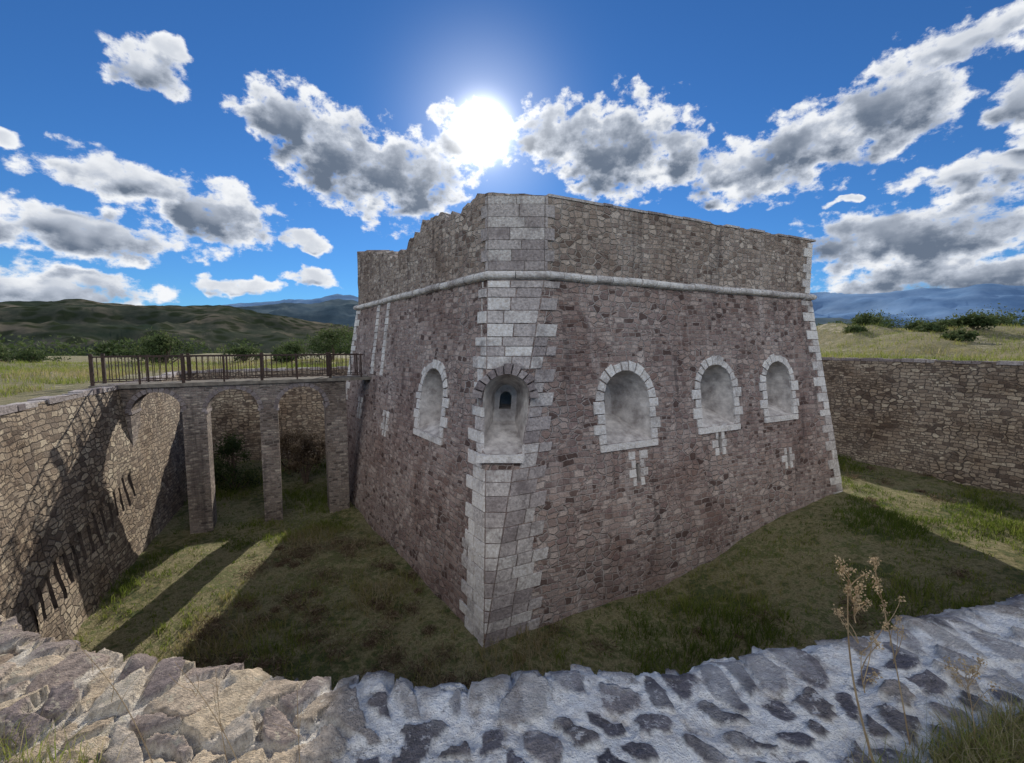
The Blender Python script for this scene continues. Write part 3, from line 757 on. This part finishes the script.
hill("hills",[-75,-52,-44,-38,-33,-28,-22,-16,-5],[.045,.064,.076,.070,.074,.064,.048,.03,.02],420,260,hn,.16,rg=.38)
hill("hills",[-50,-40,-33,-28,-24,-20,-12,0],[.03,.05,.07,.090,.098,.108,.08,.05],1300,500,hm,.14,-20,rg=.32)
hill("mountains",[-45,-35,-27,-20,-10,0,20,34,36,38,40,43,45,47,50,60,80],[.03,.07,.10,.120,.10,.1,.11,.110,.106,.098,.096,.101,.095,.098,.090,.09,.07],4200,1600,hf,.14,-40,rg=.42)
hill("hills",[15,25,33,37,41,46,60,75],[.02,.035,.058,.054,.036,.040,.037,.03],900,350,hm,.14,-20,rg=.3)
# ------------------------------------------------------------------ sun & sky
sd=Vector((-.067,1.046,.498)).normalized(); el=math.asin(sd.z); az=math.atan2(sd.x,sd.y)
sl=bpy.data.lights.new("sun",'SUN'); sl.energy=5; sl.angle=R(.5); sl.color=(1,.94,.84)
so=bpy.data.objects.new("sun",sl); scene.collection.objects.link(so); so.rotation_euler=(-sd).to_track_quat('-Z','Y').to_euler()
w=bpy.data.worlds.new("World"); scene.world=w; w.use_nodes=True; t=w.node_tree; t.nodes.clear()
def N(tp,tree=t,**k):
    x=tree.nodes.new(tp)
    for a,b in k.items(): setattr(x,a,b)
    return x
def mk(tree):
    def put(x,vals):
        for i,v in enumerate(vals):
            if v is None: continue
            if hasattr(v,'is_output'): tree.links.new(v,x.inputs[i])
            else: x.inputs[i].default_value=v
    def Mt(op,a,b=0,c=None,clamp=False):
        x=tree.nodes.new('ShaderNodeMath'); x.operation=op; x.use_clamp=clamp; put(x,(a,b,c)); return x.outputs[0]
    def Vm(op,a,b=None,out=0):
        x=tree.nodes.new('ShaderNodeVectorMath'); x.operation=op; put(x,(a,b)); return x.outputs[out]
    return Mt,Vm
g=bpy.data.node_groups.new("cloud_masses",'ShaderNodeTree')
g.interface.new_socket("p",in_out='INPUT',socket_type='NodeSocketVector'); g.interface.new_socket("d",in_out='OUTPUT',socket_type='NodeSocketFloat')
gi_=N('NodeGroupInput',g);go=N('NodeGroupOutput',g); gM,gV=mk(g); p=gi_.outputs[0]
clouds=[(-38.8,25.2,3.2,2.2),(-36.5,27,2,1.2),(-26,24.2,5.5,3.2),(-21,21.0,7,5.0),(-13.5,19.6,8,5.2),(-5,24.4,5.5,3.4),(6,24.6,5.5,3.8),(13,22.8,8,5.6),(20,21.5,4,3.6),(28,18.9,6,3.2),(34,20.3,5.5,3.8),(40,21.6,5.5,4.2),(45,25.4,5,1.7),
(-40.5,15.6,6.5,2.2),(-33.5,13.6,6,3.3),(-44.5,10.2,8.5,2.4),(-47,5.2,8,2.0),(-31.9,6.4,3.4,1.2),(-24.8,8.0,2.8,1.2),(-25,12,2.4,1.1),(42,10.2,9.5,3.8),(47,14.8,6,1.3),(45,6.6,10,2.6),(50,19.2,3.5,2.8),(37,14.7,1.5,.6),(-49.5,17,1.6,.7),
(-95,28,28,14),(95,26,28,14),(150,32,45,16),(-150,35,40,18)]  # unseen clouds beside and behind the camera, added to fill the shaded walls
acc=None
for a,e,ra,re in clouds:
    q=gV('MULTIPLY',gV('SUBTRACT',p,(a,e,0)),(1/ra,1/re,0)); dd=gV('DOT_PRODUCT',q,q,1)
    acc=dd if acc is None else gM('SMOOTH_MIN',acc,dd,.5)
acc=gM('SUBTRACT',1.,gM('MINIMUM',acc,2.2)); g.links.new(acc,go.inputs[0])
Mt,Vm=mk(t)
tc=N('ShaderNodeTexCoord'); D3=tc.outputs['Generated']; sp=N('ShaderNodeSeparateXYZ'); t.links.new(D3,sp.inputs[0])
azd=Mt('MULTIPLY',Mt('ARCTAN2',sp.outputs[0],sp.outputs[1]),57.2958); eld=Mt('MULTIPLY',Mt('ARCSINE',sp.outputs[2]),57.2958)
cb=N('ShaderNodeCombineXYZ'); t.links.new(azd,cb.inputs[0]);t.links.new(eld,cb.inputs[1]); P_=cb.outputs[0]
def gn(vec,sc,det,ro=.6):
    x=N('ShaderNodeTexNoise'); x.inputs['Scale'].default_value=sc; x.inputs['Detail'].default_value=det; x.inputs['Roughness'].default_value=ro; t.links.new(vec,x.inputs['Vector']); return x
ps=Vm('MULTIPLY',P_,(1,1.35,1))
n2c=gn(ps,.24,2); wv=Vm('MULTIPLY',Vm('SUBTRACT',n2c.outputs['Color'],(.5,.5,.5)),(6,4.0,0)); pw=Vm('ADD',P_,wv)
nz=gn(ps,.36,7,.62).outputs[0]
def masses(v):
    x=N('ShaderNodeGroup'); x.node_tree=g; t.links.new(v,x.inputs[0]); return x.outputs[0]
m0=masses(pw); m1=masses(Vm('ADD',pw,(0,1.6,0)))
nf=Mt('MULTIPLY',Mt('SUBTRACT',nz,.5),4.4)
f0=Mt('ADD',m0,nf)
nlow=Mt('MULTIPLY',Mt('SUBTRACT',n2c.outputs[0],.5),2.0)
fs0=Mt('ADD',Mt('MULTIPLY_ADD',nf,.42,m0),nlow)
def smooth(v,a,b):
    x=N('ShaderNodeMapRange',interpolation_type='SMOOTHSTEP'); t.links.new(v,x.inputs[0]); x.inputs[1].default_value=a;x.inputs[2].default_value=b; return x.outputs[0]
mask_=smooth(f0,-.22,.55)
thick=smooth(fs0,.10,1.15)
bot=smooth(Mt('MULTIPLY_ADD',nf,.2,Mt('SUBTRACT',m1,m0)),-1.2,.5)
back=smooth(sp.outputs[1],.25,-.3)
shade=Mt('MULTIPLY',Mt('MULTIPLY',thick,Mt('MULTIPLY_ADD',bot,.8,.2)),Mt('SUBTRACT',1.,back),clamp=True)
rp=N('ShaderNodeValToRGB'); e=rp.color_ramp.elements; e[0].position=0;e[0].color=(.92,.94,.97,1); e[1].position=.85; e[1].color=(.14,.18,.25,1); x=e.new(.3); x.color=(.50,.55,.64,1)
t.links.new(shade,rp.inputs[0])
sky=N('ShaderNodeTexSky'); sky.sky_type='NISHITA'; sky.sun_disc=False; sky.sun_elevation=el; sky.sun_rotation=az; sky.altitude=300; sky.air_density=1.0; sky.dust_density=.05; sky.ozone_density=4
tint=N('ShaderNodeMix',data_type='RGBA',blend_type='MULTIPLY'); tint.inputs[0].default_value=1; tint.inputs[7].default_value=(.36,.70,1.05,1); t.links.new(sky.outputs[0],tint.inputs[6])
b1=N('ShaderNodeBackground'); b1.inputs[1].default_value=.092; t.links.new(tint.outputs[2],b1.inputs[0])
b2=N('ShaderNodeBackground'); t.links.new(Mt('MULTIPLY_ADD',back,1.35,1.0),b2.inputs[1]); t.links.new(rp.outputs[0],b2.inputs[0])  # unseen clouds behind the camera brightened as fill for walls facing it
mx=N('ShaderNodeMixShader'); t.links.new(mask_,mx.inputs[0]);t.links.new(b1.outputs[0],mx.inputs[1]);t.links.new(b2.outputs[0],mx.inputs[2])
dt=Vm('DOT_PRODUCT',D3,tuple(sd),1); dt=Mt('MAXIMUM',dt,0)
gl=Mt('MULTIPLY_ADD',Mt('POWER',dt,1300),4,Mt('MULTIPLY',Mt('POWER',dt,130),.42)); gl=Mt('MULTIPLY_ADD',Mt('POWER',dt,9000),40,gl)
b3=N('ShaderNodeBackground'); b3.inputs[0].default_value=(1,.98,.94,1); t.links.new(gl,b3.inputs[1])
ad=N('ShaderNodeAddShader'); t.links.new(mx.outputs[0],ad.inputs[0]);t.links.new(b3.outputs[0],ad.inputs[1])
wo=N('ShaderNodeOutputWorld'); t.links.new(ad.outputs[0],wo.inputs[0])
# ------------------------------------------------------------------ camera
cam=bpy.data.cameras.new("camera"); cam.sensor_width=36; cam.lens=430/1024*36; cam.clip_start=.05; cam.clip_end=20000
co_=bpy.data.objects.new("camera",cam); scene.collection.objects.link(co_); co_.rotation_euler=(R(90-4.85),0,0); scene.camera=co_
scene.view_settings.view_transform='Standard'; scene.view_settings.look='None'; scene.view_settings.exposure=0
